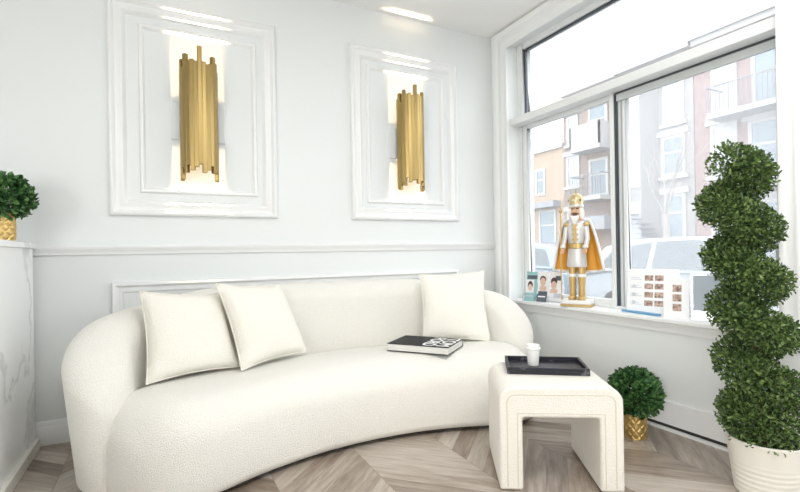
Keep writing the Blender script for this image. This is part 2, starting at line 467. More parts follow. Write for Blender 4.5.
SC_E = .75
sconce(.228, 1, 'brass tube wall sconce inside the large left framed wall panel')
sconce(1.742, 2, 'brass tube wall sconce inside the right framed panel, nearer the window')

# ------------------------------------------------------------------ sofa
C0 = Vector((1.0, .63, 0))
def pol(r, a, z=0): return Vector((C0.x + r * math.sin(a), C0.y + r * math.cos(a), z))
SEAT_Z = .425
sofa = thing('sofa', 'curved ivory boucle sofa along the panelled wall', 'sofa', (1.0, 2.75, 0))
def rrect(hx, z0, z1, rt, rb, n=6):
    # rounded section, anticlockwise, in (x, z)
    out = []
    for cx, cz, r, a0 in ((hx - rb, z0 + rb, rb, -90), (hx - rt, z1 - rt, rt, 0), (-hx + rt, z1 - rt, rt, 90), (-hx + rb, z0 + rb, rb, 180)):
        for i in range(n + 1):
            a = RAD(a0 + 90 * i / n); out.append((cx + r * math.cos(a), cz + r * math.sin(a)))
    return out
def seat_mesh(aL, aR, rc, half, z0, z1, endl):
    m = MB(); rows = []
    L = rc * (aL + aR); N = 72
    for i in range(N + 1):
        u = .5 - .5 * math.cos(PI * i / N)
        s = L * u
        t = 0
        if s < endl: t = 1 - s / endl
        elif s > L - endl: t = 1 - (L - s) / endl
        f = max(.02, (1 - t ** 2.5) ** (1 / 2.5))
        a = -aL + s / rc
        ds = min(s, L - s); te = max(0, 1 - ds / .17)
        zt = z1 - .015 * t ** 2 - (z1 - z0) * .42 * (1 - math.sqrt(max(0, 1 - te * te)))
        rt = min(.15, half * f * .95, (zt - z0) * .6); rb = min(.05, half * f * .9)
        # the section shrinks about the middle of the depth
        row = []
        for x, z in rrect(half * f, z0, zt, rt, rb):
            # soft crown on the top surface
            zz = z + (.012 * (1 - (x / half) ** 2) if z > zt - .03 else 0)
            bul = .012 * math.sin(PI * (z - z0) / (zt - z0))
            xx = x + (bul if x > 0 else -bul)
            row.append(pol(rc + xx, a, zz))
        rows.append(row)
    return m.grid(rows, cv=True, capends=True)
aL, aR = RAD(36.0), RAD(34)
seat_mesh(aL, aR, 2.0, .315, .018, SEAT_Z, .38).build('seat', sofa_m, sofa, smooth=60)
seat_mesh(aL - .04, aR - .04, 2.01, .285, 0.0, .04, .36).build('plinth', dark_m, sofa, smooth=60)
# line of stitching near the bottom edge
sp = []
for i in range(61):
    a = -aL + .20 + (aL + aR - .40) * i / 60
    sp.append(pol(2.0 - .3195, a, .085))
# backrest: arc turned inwards at both ends
def back_path(aL, aR, r, turn, tl, tr):
    P = []
    def arc(a): return pol(r, a), Vector((math.sin(a), math.cos(a), 0))
    # left hook (from the end to the arc)
    H = []
    c = pol(r - turn, -aL)
    for i in range(25):
        b = tl * i / 24
        d = Vector((math.sin(-aL - b), math.cos(-aL - b), 0))
        H.append((c + d * turn, d))
    P += H[::-1]
    for i in range(1, 60):
        P.append(arc(-aL + (aL + aR) * i / 60))
    c = pol(r - turn, aR)
    for i in range(25):
        b = tr * i / 24
        d = Vector((math.sin(aR + b), math.cos(aR + b), 0))
        P.append((c + d * turn, d))
    return P
path = back_path(RAD(25.6), RAD(24.2), 2.42, .36, RAD(94), RAD(80))
cum = [0]
for i in range(1, len(path)): cum.append(cum[-1] + (path[i][0] - path[i - 1][0]).length)
TOT = cum[-1]
def sstep(x): x = max(0, min(1, x)); return x * x * (3 - 2 * x)
# resample densely
def path_at(s):
    for i in range(1, len(cum)):
        if s <= cum[i] or i == len(cum) - 1:
            f = (s - cum[i - 1]) / (cum[i] - cum[i - 1])
            return path[i - 1][0].lerp(path[i][0], f), path[i - 1][1].lerp(path[i][1], f).normalized()
rows = []
NB = 150; ENDL = .20
for i in range(NB + 1):
    u = .5 - .5 * math.cos(PI * i / NB)
    s = TOT * u
    p, n = path_at(s)
    de = min(s, TOT - s)
    h = .855 - .10 * (1 - sstep((de - .25) / .75)) - .05 * (1 - sstep(de / .3))
    t = max(0, 1 - de / ENDL)
    f = max(.03, math.sqrt(max(0, 1 - t * t)))
    t2 = max(0, 1 - de / .42); h -= .06 * (1 - math.sqrt(max(0, 1 - t * t))) + .30 * (1 - math.sqrt(max(0, 1 - t2 * t2 * .999)))
    half = .122 * f
    row = []
    for x, z in rrect(half, .03, h, half * .96, min(.04, half * .8), 8):
        lean = .02 * ((z - .03) / .8) * f - .032 * (1 - sstep(z / .38)) * (1 - sstep((de - .2) / .5))
        bul = .014 * math.sin(PI * min(1, (z - .03) / h)) * f
        row.append(p + n * (x + lean + (bul if x > 0 else -bul)) + Vector((0, 0, z)))
    rows.append(row)
MB().grid(rows, cv=True, capends=True).build('backrest', sofa_m, sofa, smooth=60)

# ------------------------------------------------------------------ cushions
def cushion(label, bl, br, tr, tl, puff, seed):
    rn = random.Random(seed)
    bl, br, tr, tl = map(Vector, (bl, br, tr, tl))
    nrm = ((br - bl).cross(tl - bl)).normalized()
    N = 22; front = []; back = []
    ph = [rn.uniform(0, 6) for _ in range(4)]
    for i in range(N + 1):
        v = i / N; fr_, bk_ = [], []
        for j in range(N + 1):
            u = j / N
            # edges sag in between the corners
            cu = 4 * u * (1 - u); cv = 4 * v * (1 - v)
            uu = .5 + (u - .5) * (1 - .075 * cv); vv = .5 + (v - .5) * (1 - .075 * cu)
            p = bl.lerp(br, uu).lerp(tl.lerp(tr, uu), vv)
            h = puff * (max(0, cu * cv)) ** .42
            w = .006 * math.sin(7 * u + ph[0]) * math.sin(6 * v + ph[1]) * min(1, cu * cv * 3)
            fr_.append(p + nrm * (h + w)); bk_.append(p - nrm * (h * .8))
        front.append(fr_); back.append(bk_)
    base = (bl + br) / 2
    t = thing('throw_cushion', label, 'cushion', (base.x, base.y, bl.z), 0, 'boucle cushions on the sofa')
    m = MB().grid(front); m.grid(back)
    m.build('cover', cush_m, t, smooth=70)
    edge = [front[0][j] for j in range(N + 1)] + [front[i][N] for i in range(1, N + 1)] + [front[N][j] for j in range(N - 1, -1, -1)] + [front[i][0] for i in range(N - 1, 0, -1)]
    edge.append(edge[0])
    MB().tube(edge, .0035, 6).build('piping', cush_m, t, smooth=60)
    return t
cushion('cream boucle cushion by the left arm, partly behind its neighbour', (-.07, 2.50, .445), (.372, 2.63, .445), (.30, 2.79, .835), (-.097, 2.65, .875), .085, 1)
cushion('cream boucle cushion tilted in front of another cushion', (.365, 2.54, .445), (.78, 2.76, .455), (.655, 2.90, .855), (.262, 2.70, .895), .085, 2)
cushion('cream boucle cushion alone at the right end near the window', (1.545, 2.70, .455), (1.985, 2.54, .43), (2.045, 2.68, .905), (1.59, 2.81, .89), .07, 3)

# ------------------------------------------------------------------ book
bx, by = Vector((.62, -.78, 0)).normalized(), Vector((.78, .62, 0)).normalized()
BC = Vector((1.474, 2.54, SEAT_Z + .014))
book = thing('book', 'large black hardcover book with white letters lying on the sofa seat', 'book', BC, math.atan2(bx.y, bx.x))
BL, BW, BT = .40, .29, .046
m = MB().box(-BL / 2, BL / 2, -BW / 2, BW / 2, 0, .004).box(-BL / 2, BL / 2, -BW / 2, BW / 2, BT - .004, BT).box(-BL / 2, BL / 2, BW / 2 - .005, BW / 2, 0.004, BT - .004)
m.build('cover', black_m, book, world=False, smooth=0, bevel=.001)
MB().box(-BL / 2 + .003, BL / 2 - .003, -BW / 2 + .003, BW / 2 - .005, .004, BT - .004).build('pages', page_m, book, world=False, smooth=0)
def text_mesh(s, size, m, parent, M, name='lettering', ext=.0004, sx=1.0, sp=1.0):
    c = bpy.data.curves.new(name, 'FONT'); c.body = s; c.size = size; c.extrude = ext
    c.align_x = 'CENTER'; c.align_y = 'CENTER'; c.offset = size * .022; c.space_character = sp
    o = bpy.data.objects.new(name, c); COL.objects.link(o)
    bpy.context.view_layer.update()
    me = bpy.data.meshes.new_from_object(o.evaluated_get(bpy.context.evaluated_depsgraph_get()))
    bpy.data.objects.remove(o); bpy.data.curves.remove(c)
    me.transform(M @ Matrix.Diagonal((sx, 1, 1, 1)))
    me.materials.clear(); me.materials.append(m)
    q = bpy.data.objects.new(name, me); COL.objects.link(q); q.parent = parent
    return q
TR = Matrix.Rotation(RAD(-90), 4, 'Z')
part(text_mesh('TOM', .116, letter_m, book, Matrix.Translation((.148, -.0, BT + .0004)) @ TR, sx=1.0), 'white title lettering')
part(text_mesh('FORD', .116, letter_m, book, Matrix.Translation((.055, -.0, BT + .0004)) @ TR, sx=.85), 'white title lettering')

# ------------------------------------------------------------------ stool
sw, sd = Vector((.848, -.53, 0)), Vector((.53, .848, 0))
STW, STD, STH = .525, .46, .455
st = thing('waterfall_stool', 'cream boucle waterfall stool holding the black tray', 'stool', (1.300, 1.612, 0), math.atan2(sw.y, sw.x))
def arcp(cx, cz, r, a0, a1, n=8): return [(cx + r * math.cos(RAD(a0 + (a1 - a0) * i / n)), cz + r * math.sin(RAD(a0 + (a1 - a0) * i / n))) for i in range(n + 1)]
R = .07
outer = [(0, .005)] + arcp(R, STH - R, R, 180, 90) + arcp(STW - R, STH - R, R, 90, 0) + [(STW, .005)]
LT, TT = .10, .135
inner = [(STW - LT, .005)] + arcp(STW - LT - .012, STH - TT - .012, .012, 0, 90, 4) + arcp(LT + .012, STH - TT - .012, .012, 90, 180, 4) + [(LT, .005)]
MB().prism(outer + inner, 'y', 0, STD).build('body', stool_m, st, world=False, smooth=40, bevel=.028, seg=5)
for off, nm in ((.034, 'piping'), (LT - .022, 'piping')):
    q = [(off, .02)] + ([(x, z) for x, z in arcp(max(R, off + .012), STH - max(R, off + .012), max(R, off + .012) - off, 180, 90)] + [(STW - x, z) for x, z in arcp(max(R, off + .012), STH - max(R, off + .012), max(R, off + .012) - off, 180, 90)][::-1]) + [(STW - off, .02)]
    if off > .05:
        q = [(off, .02), (off, STH - TT + .022), (STW - off, STH - TT + .022), (STW - off, .02)]
    MB().tube([(x, .001, z) for x, z in q], .003, 6).build(nm, seam_m, st, world=False)

# ------------------------------------------------------------------ tray and cup
tz = STH + .001
tr = thing('tray', 'black veined marble tray on the stool', 'tray', (1.695, 1.742, tz), math.atan2(-.60, .80))
TL, TW_, TH = .375, .255, .032
m = MB().box(-TL / 2, TL / 2, -TW_ / 2, TW_ / 2, 0, .010)
m.box(-TL / 2, TL / 2, -TW_ / 2, -TW_ / 2 + .012, .010, TH).box(-TL / 2, TL / 2, TW_ / 2 - .012, TW_ / 2, .010, TH)
m.box(-TL / 2, -TL / 2 + .012, -TW_ / 2 + .012, TW_ / 2 - .012, .010, TH).box(TL / 2 - .012, TL / 2, -TW_ / 2 + .012, TW_ / 2 - .012, .010, TH)
m.build('tray_body', bmarble_m, tr, world=False, smooth=0, bevel=.0015)
cup = thing('coffee_cup', 'white lidded paper cup standing in the black tray', 'cup', (1.667, 1.792, tz + .0105))
MB().lathe([(.0255, 0), (.026, .002), (.0335, .080), (.0335, .082), (.031, .082)], 28).build('cup_body', white_m, cup, world=False, smooth=35)
MB().lathe([(.0345, .080), (.0365, .082), (.0365, .088), (.033, .090), (.032, .101), (.030, .103), (.027, .100)], 28).build('lid', white_m, cup, world=False, smooth=35)

# ------------------------------------------------------------------ foliage
def leaf(m, p, d, up, L, Wd, fold=.35):
    d = d.normalized(); s = d.cross(up)
    if s.length < 1e-3: s = d.cross(Vector((.3, .8, .5)))
    s.normalize(); n = s.cross(d)
    a = p + d * L * .5 + s * Wd * .5 + n * Wd * fold; b = p + d * L * .5 - s * Wd * .5 + n * Wd * fold
    a2 = p + d * L * .82 + s * Wd * .3 + n * Wd * fold * .5; b2 = p + d * L * .82 - s * Wd * .3 + n * Wd * fold * .5
    tip = p + d * L; mid = p + d * L * .5
    m.add([p, a, a2, tip, b2, b, mid], [(0, 1, 6), (1, 2, 3, 6), (6, 3, 4, 5), (0, 6, 5)])
rng = random.Random(11)
def rdir(): 
    while True:
        v = Vector((rng.uniform(-1, 1), rng.uniform(-1, 1), rng.uniform(-1, 1)))
        if .05 < v.length < 1: return v.normalized()
def ball_foliage(c, r, n, L, Wd, sz=1.0):
    m = MB(); c = Vector(c)
    for _ in range(n):
        o = rdir(); rr = r * (rng.uniform(.55, 1.0) ** .6)
        p = c + Vector((o.x, o.y, o.z * sz)) * rr * .90
        d = (o * .9 + rdir() * .75 + Vector((0, 0, .25)))
        leaf(m, p, d, o + rdir() * .4, L * rng.uniform(.7, 1.15), Wd * rng.uniform(.8, 1.15))
    return m
def gold_pot(t, c, r, h):
    seg, nz = 144, 44
    def fn(q, z):
        a = q / seg * 9; b = z / h * 3.0
        u = (a + b) % 1.0; v = (a - b) % 1.0
        e = min(abs(u - .5), abs(v - .5))
        return -.0050 * max(0, 1 - e / .22)
    prof = [(.001, 0), (r * .93, 0)] + [(r * (.94 + .06 * min(1, 4 * i / nz)), h * (.01 + .98 * i / nz)) for i in range(nz + 1)] + [(r * .98, h), (r * .90, h), (r * .88, h - .012), (.001, h - .012)]
    m = MB()
    rows = []
    for i, (rr, z) in enumerate(prof):
        rows.append([(c[0] + (rr + (fn(q, z) if 1 < i < len(prof) - 4 else 0)) * math.cos(q * 2 * PI / seg), c[1] + (rr + (fn(q, z) if 1 < i < len(prof) - 4 else 0)) * math.sin(q * 2 * PI / seg), c[2] + z) for q in range(seg)])
    m.grid(rows, cv=True, capends=True)
    return m.build('pot', pot_m, t, smooth=60)
p1 = thing('potted_plant', 'round leafy plant in a gold pot on the marble counter', 'plant', (-.700, 2.95, 1.1325), 0, 'leafy ball plants in gold pots')
gold_pot(p1, (-.700, 2.95, 1.1325), .058, .14)
ball_foliage((-.690, 2.95, 1.352), .128, 1500, .034, .021, .92).leafbuild('foliage', ball_leaf, p1)
MB().tube([(-.700, 2.95, 1.25), (-.695, 2.95, 1.36)], [.012, .006], 8).build('stem', bark_m, p1)
p2 = thing('potted_plant', 'round leafy plant in a gold pot on the floor behind the stool', 'plant', (2.335, 1.715, .0005), 0, 'leafy ball plants in gold pots')
gold_pot(p2, (2.335, 1.715, .0005), .059, .135)
ball_foliage((2.335, 1.715, .245), .140, 1900, .036, .021, .95).leafbuild('foliage', ball_leaf, p2)
MB().tube([(2.335, 1.715, .10), (2.335, 1.715, .26)], [.013, .007], 8).build('stem', bark_m, p2)

# spiral topiary
TB = Vector((2.272, 1.056, 0))
tp = thing('topiary', 'tall spiral boxwood topiary in a ribbed cream planter before the window', 'topiary', TB)
CR = Vector((.8896, -.4568, 0)); CF = Vector((.4568, .8896, 0))
def axis(z):                                        # the trunk leans gently
    return TB + CR * (-.135 * max(0, (z - .25)) / 1.25) + Vector((0, 0, z))
m = MB()
Z0, Z1, PITCH = .275, 1.405, .2225
turns = (Z1 - Z0) / PITCH
NL = 26000
for _ in range(NL):
    u = rng.random() ** .92
    z = Z0 + (Z1 - Z0) * u
    ph = 2 * PI * (z - .317) / PITCH
    if _ % 12 == 0:
        z = rng.uniform(.275, .37); u = 0; ph = rng.uniform(0, 2 * PI)
    amp = .080 - .016 * u
    tub = .096 - .010 * u
    out = -CR * math.cos(ph) + CF * math.sin(ph)
    c = axis(z) + out * amp
    o = rdir(); k = rng.uniform(.45, 1.06) ** .5
    p = c + Vector((o.x, o.y, o.z * .92)) * tub * k * .93
    d = o * .8 + rdir() * .8 + Vector((0, 0, .3))
    leaf(m, p, d, o + rdir() * .5, rng.uniform(.014, .023), rng.uniform(.009, .013))
m.leafbuild('foliage', box_leaf, tp)
MB().tube([TB + Vector((0, 0, .18))] + [axis(z) for z in (.3, .7, 1.1, 1.40)], [.016, .015, .013, .010, .005], 8).build('trunk', bark_m, tp)
prof = [(.001, 0), (.106, 0), (.112, .006)]
for i in range(60):
    z = .01 + .195 * i / 59
    rib = .0008 * math.sin(2 * PI * i / 59 * 9) * max(0, min(1, (.165 - z) / .05))
    prof.append((.112 + .030 * (z / .235) + rib, z))
prof += [(.141, .228), (.1425, .235), (.1405, .239), (.135, .239), (.132, .232), (.128, .19), (.001, .19)]
pl = MB().lathe(prof, 56, TB).build('planter', planter_m, tp, smooth=60)
so = MB().lathe([(.001, .205), (.06, .21), (.1285, .20)], 40, TB)
for _ in range(420):
    a = rng.uniform(0, 2 * PI); r = .122 * math.sqrt(rng.random())
    leaf(so, TB + Vector((r * math.cos(a), r * math.sin(a), .203)), rdir() + Vector((0, 0, .8)), rdir(), .016, .009)
so.build('moss', soil_m, tp, smooth=0)

# ------------------------------------------------------------------ figurine on the sill
SZ = .6455
NC = Vector((2.622, 2.364, SZ))
fdir = Vector((-.87, -.49, 0)).normalized()
nut = thing('nutcracker', 'gold and white nutcracker soldier with an orange cape on the window sill', 'figurine', NC, math.atan2(fdir.y, fdir.x) + PI / 2)
# local frame: -y faces the viewer, +x is the viewer's right
def nb(m, name, mt, parent=nut, **k): return m.build(name, mt, parent, world=False, **k)
b_ = nb(MB().box(-.098, .098, -.066, .066, .016, .045), 'base', nut_white, bevel=.004)
nb(MB().box(-.103, .103, -.071, .071, 0, .016), 'base_trim', nut_gold, b_, bevel=.003)
for s in (-1, 1):
    lg = nb(MB().lathe([(.001, .058), (.021, .058), (.024, .075), (.022, .13), (.025, .17), (.027, .25), (.028, .29), (.001, .292)], 20, (s * .031, 0, 0)), 'leg', nut_gold)
    nb(MB().lathe([(.001, .045), (.026, .045), (.029, .055), (.026, .068), (.001, .070)], 20, (s * .031, -.014, 0), sy=1.5), 'boot', nut_gold, lg)
    nb(MB().lathe([(.0285, .205), (.0295, .21), (.0295, .222), (.0285, .227)], 20, (s * .031, 0, 0)), 'boot_cuff', nut_white, lg)
nb(MB().lathe([(.001, .275), (.066, .275), (.070, .285), (.064, .36), (.056, .42), (.001, .42)], 28, sy=.72), 'skirt', nut_silver, smooth=50)
nb(MB().lathe([(.001, .425), (.054, .425), (.060, .48), (.068, .54), (.066, .575), (.048, .598), (.026, .605), (.001, .605)], 28, sy=.70), 'torso', nut_silver, smooth=50)
nb(MB().lathe([(.0565, .405), (.060, .408), (.060, .440), (.0565, .443)], 28, sy=.75), 'belt', nut_gold)
nb(MB().box(-.014, .014, -.050, -.040, .408, .440), 'buckle', nut_gold, bevel=.002)
for z in (.47, .505, .54, .572):
    for s in (-1, 1):
        nb(MB().ball((s * .016, -.050 + abs(z - .54) * .04, z), .0052, 10), 'button', nut_gold)
nb(MB().grid([[(-.010, -.052, .45), (.010, -.052, .45)], [(-.010, -.053, .52), (.010, -.053, .52)], [(-.010, -.049, .585), (.010, -.049, .585)]]), 'breast_panel', nut_gold)
# open cape hung from the shoulders, with white fur edging
def cape_pt(t, v):
    # t from -1 (left hem) to 1 (right hem); v 0 at the neck, 1 at the hem
    wdt = .086 + .086 * (v ** .8); dep = .040 + .050 * v
    a = t * RAD(86)
    ruf = .007 * math.sin(t * 15) * v
    return Vector((math.sin(a) * (wdt + ruf), math.cos(a) * (dep + ruf) + .008, .600 - .345 * v - .02 * (1 - abs(t)) * v + .012 * math.sin(v * PI) ))
cr = [[cape_pt(-1 + 2 * i / 40, j / 18) for i in range(41)] for j in range(19)]
cp = nb(MB().grid(cr), 'cape', nut_cape, smooth=60)
sol = cp.modifiers.new('thick', 'SOLIDIFY'); sol.thickness = .004
edge = [cape_pt(-1, j / 18) for j in range(19)] + [cape_pt(-1 + 2 * i / 40, 1) for i in range(1, 41)] + [cape_pt(1, 1 - j / 18) for j in range(1, 19)]
nb(MB().tube(edge, .010, 8), 'fur_trim', nut_fur, cp, smooth=60)
nb(MB().tube([cape_pt(-1 + 2 * i / 20, 0) + Vector((0, -.004, .002)) for i in range(21)], .014, 8), 'fur_collar', nut_fur, cp, smooth=60)
for s in (-1, 1):
    sh = Vector((s * .064, -.006, .565)); el = Vector((s * .076, -.020, .475)); ha = Vector((s * (.068 if s > 0 else .084), -.052, .405))
    ar = nb(MB().tube([sh, sh.lerp(el, .5), el, el.lerp(ha, .5), ha], [.019, .019, .017, .016, .014], 14), 'arm', nut_silver)
    nb(MB().ball(sh + Vector((0, 0, .008)), .026, 16, sz=.7), 'epaulette', nut_gold, ar)
    nb(MB().lathe([(.0185, 0), (.020, .004), (.020, .016), (.0185, .02)], 16, ha + Vector((0, .004, .006))), 'cuff', nut_white, ar)
    h = MB().ball(ha + Vector((0, -.003, -.012)), .0145, 14)
    for k in range(4):
        q = ha + Vector((s * -.010 + .0065 * k * s, -.012, -.020))
        h.tube([q, q + Vector((0, -.010, -.006)), q + Vector((0, -.010, -.015))], [.0042, .004, .003], 6)
    q = ha + Vector((-s * .012, -.006, -.010)); h.tube([q, q + Vector((-s * .006, -.010, -.006))], [.0045, .0035], 6)
    nb(h, 'hand', nut_skin, ar)
nb(MB().tube([(-.093, -.062, .046), (-.093, -.062, .66)], .0045, 8).ball((-.093, -.062, .672), .013, 12).lathe([(.001, .684), (.006, .69), (.001, .72)], 10, (-.093, -.062, 0)), 'staff', nut_gold)
nb(MB().lathe([(.001, .600), (.030, .600), (.038, .618), (.043, .645), (.042, .675), (.038, .700), (.001, .702)], 26, sy=.95), 'head', nut_skin, smooth=60)
for s in (-1, 1):
    e = nb(MB().ball((s * .015, -.0375, .673), .0055, 10, sy=.6), 'eye', nut_white)
    nb(MB().ball((s * .015, -.0405, .673), .0028, 8, sy=.6), 'pupil', nut_dark, e)
    nb(MB().tube([(s * .008, -.0405, .684), (s * .016, -.0405, .687), (s * .024, -.036, .683)], .0022, 6), 'eyebrow', nut_dark)
nb(MB().tube([(0, -.040, .672), (0, -.050, .660), (0, -.042, .656)], [.003, .006, .003], 8), 'nose', nut_skin)
nb(MB().box(-.014, .014, -.0445, -.034, .636, .645), 'mouth', nut_dark, bevel=.001)
nb(MB().tube([(-.026, -.038, .648), (-.010, -.046, .652), (0, -.044, .650), (.010, -.046, .652), (.026, -.038, .648)], [.002, .005, .003, .005, .002], 8), 'moustache', nut_dark)
bd = MB()
for k in range(9):
    x = -.026 + .0065 * k
    bd.tube([(x, -.040, .636), (x * .8, -.048, .616), (x * .55, -.050, .594 - .006 * (4 - abs(k - 4)))], [.005, .0055, .002], 6)
nb(bd, 'beard', nut_fur)
hr = MB()
for k in range(12):
    a = RAD(-35 + 250 * k / 11)
    hr.tube([(.041 * math.cos(a), .039 * math.sin(a), .695), (.047 * math.cos(a), .045 * math.sin(a), .655), (.046 * math.cos(a), .044 * math.sin(a), .616)], [.006, .009, .005], 6)
nb(hr, 'hair', nut_fur)
cw = nb(MB().lathe([(.046, .692), (.049, .694), (.050, .712), (.047, .716), (.049, .735), (.050, .752), (.044, .775), (.028, .790), (.010, .796), (.001, .797)], 28), 'crown', nut_pale, smooth=45)
nb(MB().lathe([(.0495, .696), (.052, .700), (.052, .710), (.0495, .714)], 28), 'crown_band', nut_silver, cw)
for k in range(6):
    a = k * PI / 3 + .3
    nb(MB().ball((.049 * math.cos(a), .049 * math.sin(a), .745), .007, 10), 'crown_jewel', nut_dark if k % 2 else nut_silver, cw)
nb(MB().ball((0, 0, .803), .009, 12).lathe([(.001, .81), (.004, .812), (.001, .826)], 10), 'finial', nut_gold, cw)

# ------------------------------------------------------------------ leaflets and cards on the sill
def card(name, label, cat, p, width, height, facing, tilt, mt, group=None, thick=.003, base=0.0):
    """upright card; its bottom centre at p, its face towards `facing`."""
    f = Vector(facing).normalized()
    t = thing(name, label, cat, p, math.atan2(f.y, f.x) + PI / 2, group)
    t.rotation_euler = Euler((RAD(-tilt), 0, math.atan2(f.y, f.x) + PI / 2))
    MB().box(-width / 2, width / 2, 0, thick, base, base + height).build('sheet', mt, t, world=False, smooth=0)
    return t
def patch(t, name, x0, x1, z0, z1, mt, e=.0008):
    return MB().box(x0, x1, -e, 0, z0, z1).build(name, mt, t, world=False, smooth=0)
def oval(t, name, cx, cz, rx, rz, mt, e=.0014, n=20):
    return MB().prism([(cx + rx * math.cos(2 * PI * i / n), cz + rz * math.sin(2 * PI * i / n)) for i in range(n)], 'y', -e, 0).build(name, mt, t, world=False, smooth=0)
F1 = Vector((-.95, -.31, 0))
side = Vector((F1.y, -F1.x, 0)) * -1          # viewer's right
hold_p = Vector((2.636, 2.728, SZ))
rk = thing('leaflet_rack', 'clear acrylic rack holding portrait leaflets on the sill', 'rack', hold_p, math.atan2(F1.y, F1.x) + PI / 2)
MB().box(-.155, .155, -.030, .045, 0, .004).build('base', acrylic_m, rk, world=False, smooth=0)
MB().box(-.155, .155, -.030, -.027, .004, .045).build('front_lip', acrylic_m, rk, world=False, smooth=0)
MB().box(-.155, .155, .042, .045, .004, .12).build('back_panel', acrylic_m, rk, world=False, smooth=0)
for i, (dx, lab) in enumerate(((-.100, 'teal portrait leaflet, leftmost in the clear rack'), (0, 'portrait leaflet in the middle of the clear rack above a slate card'), (.100, 'white portrait leaflet with dark heading, beside the nutcracker'))):
    rzm = Matrix.Rotation(math.atan2(F1.y, F1.x) + PI / 2, 3, 'Z')
    p = hold_p + rzm @ Vector((dx, .012, .0045))
    l = card('leaflet', lab, 'leaflet', p, .094, .225, F1, 8, teal_m if i == 0 else paper_m, 'portrait leaflets on the sill')
    if i == 0:
        patch(l, 'heading', -.040, .047, .165, .195, navy_m)
        patch(l, 'picture', -.047, .020, .055, .160, paper_m)
        oval(l, 'portrait_hair', -.012, .115, .022, .034, hair_m, .0016); oval(l, 'portrait_face', -.012, .098, .018, .026, skin_m, .002)
    elif i == 1:
        patch(l, 'picture', -.047, .047, .075, .200, paper_m)
        oval(l, 'portrait_hair', -.004, .165, .026, .028, hair_m, .0016); oval(l, 'portrait_face', -.004, .145, .023, .034, skin_m, .002)
        patch(l, 'clothing', -.030, .026, .075, .112, skin_m, .0012); patch(l, 'footer', -.040, .035, .02, .072, navy_m)
    else:
        patch(l, 'heading', .0, .045, .160, .195, navy_m)
        oval(l, 'portrait_hair', -.012, .152, .026, .030, hair_m, .0016); oval(l, 'portrait_face', -.012, .122, .022, .032, skin_m, .002)
        patch(l, 'clothing', -.040, .018, .062, .092, skin_m, .0012); patch(l, 'footer', -.010, .047, .025, .06, grey_print)
for dx, mt, lab in ((-.085, teal_m, 'small teal card in front of the leaflet rack'), (.02, navy_m, 'small slate card in front of the leaflet rack')):
    rzm = Matrix.Rotation(math.atan2(F1.y, F1.x) + PI / 2, 3, 'Z')
    p = hold_p + rzm @ Vector((dx, -.050, 0.0003))
    c = card('business_card', lab, 'card', p, .080, .062, F1, 12, mt, None)
    patch(c, 'print', -.03, .03, .036, .046, paper_m if mt is navy_m else grey_print)

F2 = Vector((-.93, -.36, 0))
bd_ = card('price_board', 'white board with rows of small brown photos on the sill', 'sign', (2.668, 1.835, SZ), .285, .275, F2, 9, paper_m, thick=.005)
for r in range(4):
    z = .205 - .052 * r
    patch(bd_, 'photo', -.045, .003, z - .004, z + .030, photo_m); patch(bd_, 'photo', .012, .060, z - .004, z + .030, photo_m)
    patch(bd_, 'text_block', -.125, -.060, z + .002, z + .006, grey_print); patch(bd_, 'text_block', -.125, -.075, z + .014, z + .018, grey_print)
for r in range(3):
    oval(bd_, 'bullet', -.105, .165 - .05 * r, .012, .011, grey_print)
F3 = Vector((-.90, -.43, 0))
tc = card('tent_card', 'white folded card with three photos in front of the price board', 'card', (2.605, 1.645, SZ), .125, .225, F3, 10, paper_m, thick=.002)
for r in range(3):
    patch(tc, 'photo', -.018, .026, .150 - .055 * r, .190 - .055 * r, photo_m)
bk = MB().add([(-.0625, .002, .225), (.0625, .002, .225), (.0625, .10, .022), (-.0625, .10, .022)], [(0, 1, 2, 3)]).build('rear_flap', paper_m, tc, world=False, smooth=0)
bk.modifiers.new('thick', 'SOLIDIFY').thickness = .002
F4 = Vector((-.88, -.47, 0))
gh = card('brochure_stand', 'tall clear acrylic stand with a blue grey sheet between tent card and topiary', 'stand', (2.675, 1.485, SZ), .20, .255, F4, 7, acrylic_m, thick=.004)
patch(gh, 'insert', -.09, .09, .05, .245, slate_m, .001)
MB().box(-.10, .10, -.06, .0, 0, .004).build('foot', acrylic_m, gh, world=False, smooth=0)
pen_d = Vector((.40, -.92, 0)).normalized()
pn = thing('plastic_strip', 'flat blue strip lying on the sill in front of the price board', 'strip', (2.615, 1.872, SZ + .0002), math.atan2(-.93, -.10))
MB().box(-.13, .13, -.017, .017, 0, .012).build('strip_body', blue_m, pn, world=False, bevel=.002)

